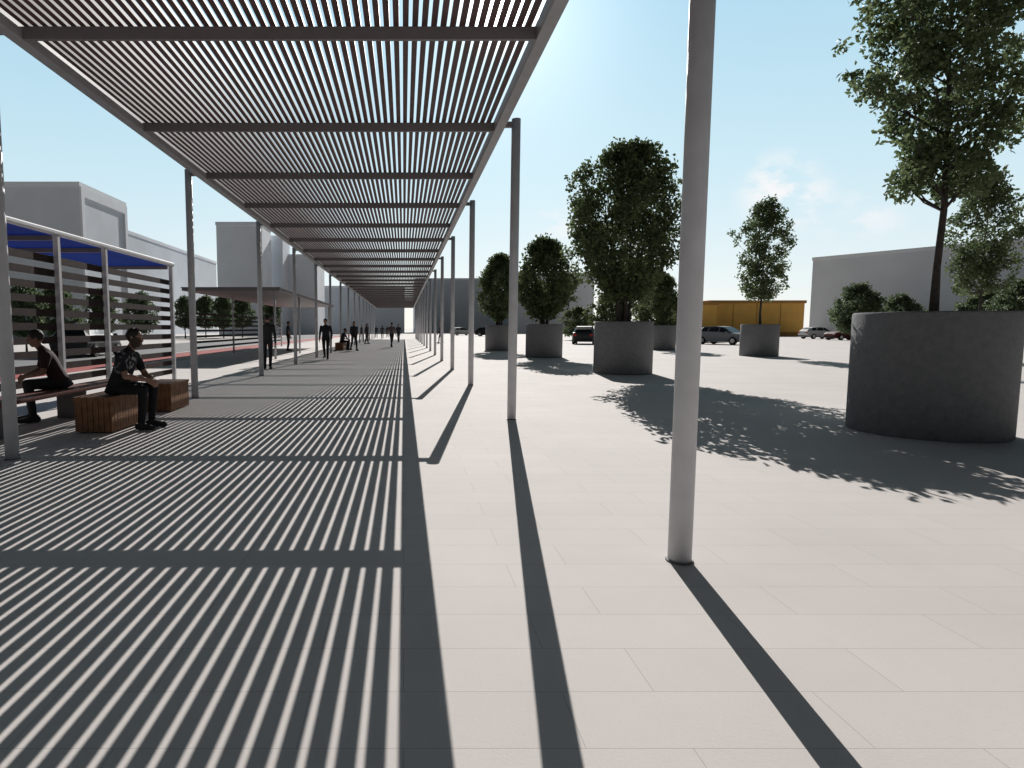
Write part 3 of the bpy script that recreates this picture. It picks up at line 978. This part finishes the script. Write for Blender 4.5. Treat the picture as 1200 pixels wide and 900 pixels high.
# ---------------------------------------------------------------- light
az, el = math.radians(8.7), math.radians(26.45)
sd = Vector((math.sin(az) * math.cos(el), math.cos(az) * math.cos(el), math.sin(el)))
sl = bpy.data.lights.new('sun', 'SUN'); sl.energy = 5.0; sl.angle = math.radians(.1); sl.color = (1, .965, .925)
so = bpy.data.objects.new('sun', sl); COL.objects.link(so)
so.rotation_euler = (-sd).to_track_quat('-Z', 'Y').to_euler(); so.location = sd * 60

w = bpy.data.worlds.new('World'); SC.world = w; w.use_nodes = True
nt = w.node_tree; L = nt.links.new
bg = nt.nodes['Background']
STR = .09
sky = nt.nodes.new('ShaderNodeTexSky'); sky.sky_type = 'NISHITA'; sky.sun_disc = False
sky.sun_elevation = el; sky.sun_rotation = az; sky.air_density = 1.0; sky.dust_density = .4; sky.ozone_density = 1.6
tc = nt.nodes.new('ShaderNodeTexCoord')
sep = nt.nodes.new('ShaderNodeSeparateXYZ'); L(tc.outputs['Generated'], sep.inputs[0])
def mrange(src, a, b, c, d):
    m = nt.nodes.new('ShaderNodeMapRange'); m.interpolation_type = 'SMOOTHSTEP'
    m.inputs['From Min'].default_value = a; m.inputs['From Max'].default_value = b; m.inputs['To Min'].default_value = c; m.inputs['To Max'].default_value = d
    L(src, m.inputs['Value']); return m.outputs['Result']
def math_(op, a, b):
    m = nt.nodes.new('ShaderNodeMath'); m.operation = op
    for i, q in enumerate((a, b)):
        if hasattr(q, 'links'): L(q, m.inputs[i])
        else: m.inputs[i].default_value = q
    return m.outputs[0]
# hazy summer sky: pale at the horizon, light cyan higher up
rp = nt.nodes.new('ShaderNodeValToRGB')
L(sep.outputs['Z'], rp.inputs['Fac'])
cr = rp.color_ramp
cr.elements[0].position = 0.0; cr.elements[0].color = (.90, .925, .93, 1)
cr.elements[1].position = .5; cr.elements[1].color = (.40, .71, .90, 1)
q = cr.elements.new(.22); q.color = (.64, .86, .945, 1)
q = cr.elements.new(.62); q.color = (.62, .60, .60, 1)
hz = nt.nodes.new('ShaderNodeVectorMath'); hz.operation = 'SCALE'; L(rp.outputs['Color'], hz.inputs[0]); hz.inputs['Scale'].default_value = 1 / STR
m0 = nt.nodes.new('ShaderNodeMix'); m0.data_type = 'RGBA'; m0.inputs['Factor'].default_value = .86
L(sky.outputs['Color'], m0.inputs['A']); L(hz.outputs[0], m0.inputs['B'])
fac = math_('MULTIPLY', mrange(sep.outputs['Z'], .45, .64, 1.0, .04), mrange(sep.outputs['Y'], .36, .62, .14, 1.0))  # unseen sky overhead and behind the camera dimmed to deepen the shadows
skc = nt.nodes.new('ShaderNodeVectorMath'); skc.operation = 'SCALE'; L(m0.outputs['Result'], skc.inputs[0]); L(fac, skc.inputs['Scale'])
# small cumulus clouds to the right
mp = nt.nodes.new('ShaderNodeMapping'); mp.inputs['Scale'].default_value = (1, 1, 1.8); L(tc.outputs['Generated'], mp.inputs['Vector'])
nz = nt.nodes.new('ShaderNodeTexNoise'); nz.inputs['Scale'].default_value = 18; nz.inputs['Detail'].default_value = 8; nz.inputs['Roughness'].default_value = .6
L(mp.outputs[0], nz.inputs['Vector'])
def pixdir(u, v):
    x, y = (u - CX) / F, (CY - v) / F
    return Vector((x, CP + y * SP, -SP + y * CP)).normalized()
cl = None
for (u, v, r, a) in ((912, 222, .065, 1.0), (945, 236, .05, .8), (655, 262, .05, .7), (1010, 262, .06, .6), (760, 292, .06, .5)):
    ds = nt.nodes.new('ShaderNodeVectorMath'); ds.operation = 'DISTANCE'; L(tc.outputs['Generated'], ds.inputs[0]); ds.inputs[1].default_value = pixdir(u, v)
    k = math_('MULTIPLY', mrange(ds.outputs['Value'], r * .15, r, a, 0), mrange(nz.outputs['Fac'], .40, .60, 0, 1.0))
    cl = k if cl is None else math_('MAXIMUM', cl, k)
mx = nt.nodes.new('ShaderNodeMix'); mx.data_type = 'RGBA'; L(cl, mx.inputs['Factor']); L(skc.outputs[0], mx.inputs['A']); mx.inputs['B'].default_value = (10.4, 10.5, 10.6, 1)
# sun and its halo in the haze
dt = nt.nodes.new('ShaderNodeVectorMath'); dt.operation = 'DOT_PRODUCT'; L(tc.outputs['Generated'], dt.inputs[0]); dt.inputs[1].default_value = sd
dp = math_('MAXIMUM', dt.outputs['Value'], 0.0)
g = math_('ADD', math_('MULTIPLY', math_('POWER', dp, 1800.0), 160.0), math_('MULTIPLY', math_('POWER', dp, 110.0), 3.5))
ga = nt.nodes.new('ShaderNodeVectorMath'); ga.operation = 'SCALE'; ga.inputs[0].default_value = (1, .97, .93); L(g, ga.inputs['Scale'])
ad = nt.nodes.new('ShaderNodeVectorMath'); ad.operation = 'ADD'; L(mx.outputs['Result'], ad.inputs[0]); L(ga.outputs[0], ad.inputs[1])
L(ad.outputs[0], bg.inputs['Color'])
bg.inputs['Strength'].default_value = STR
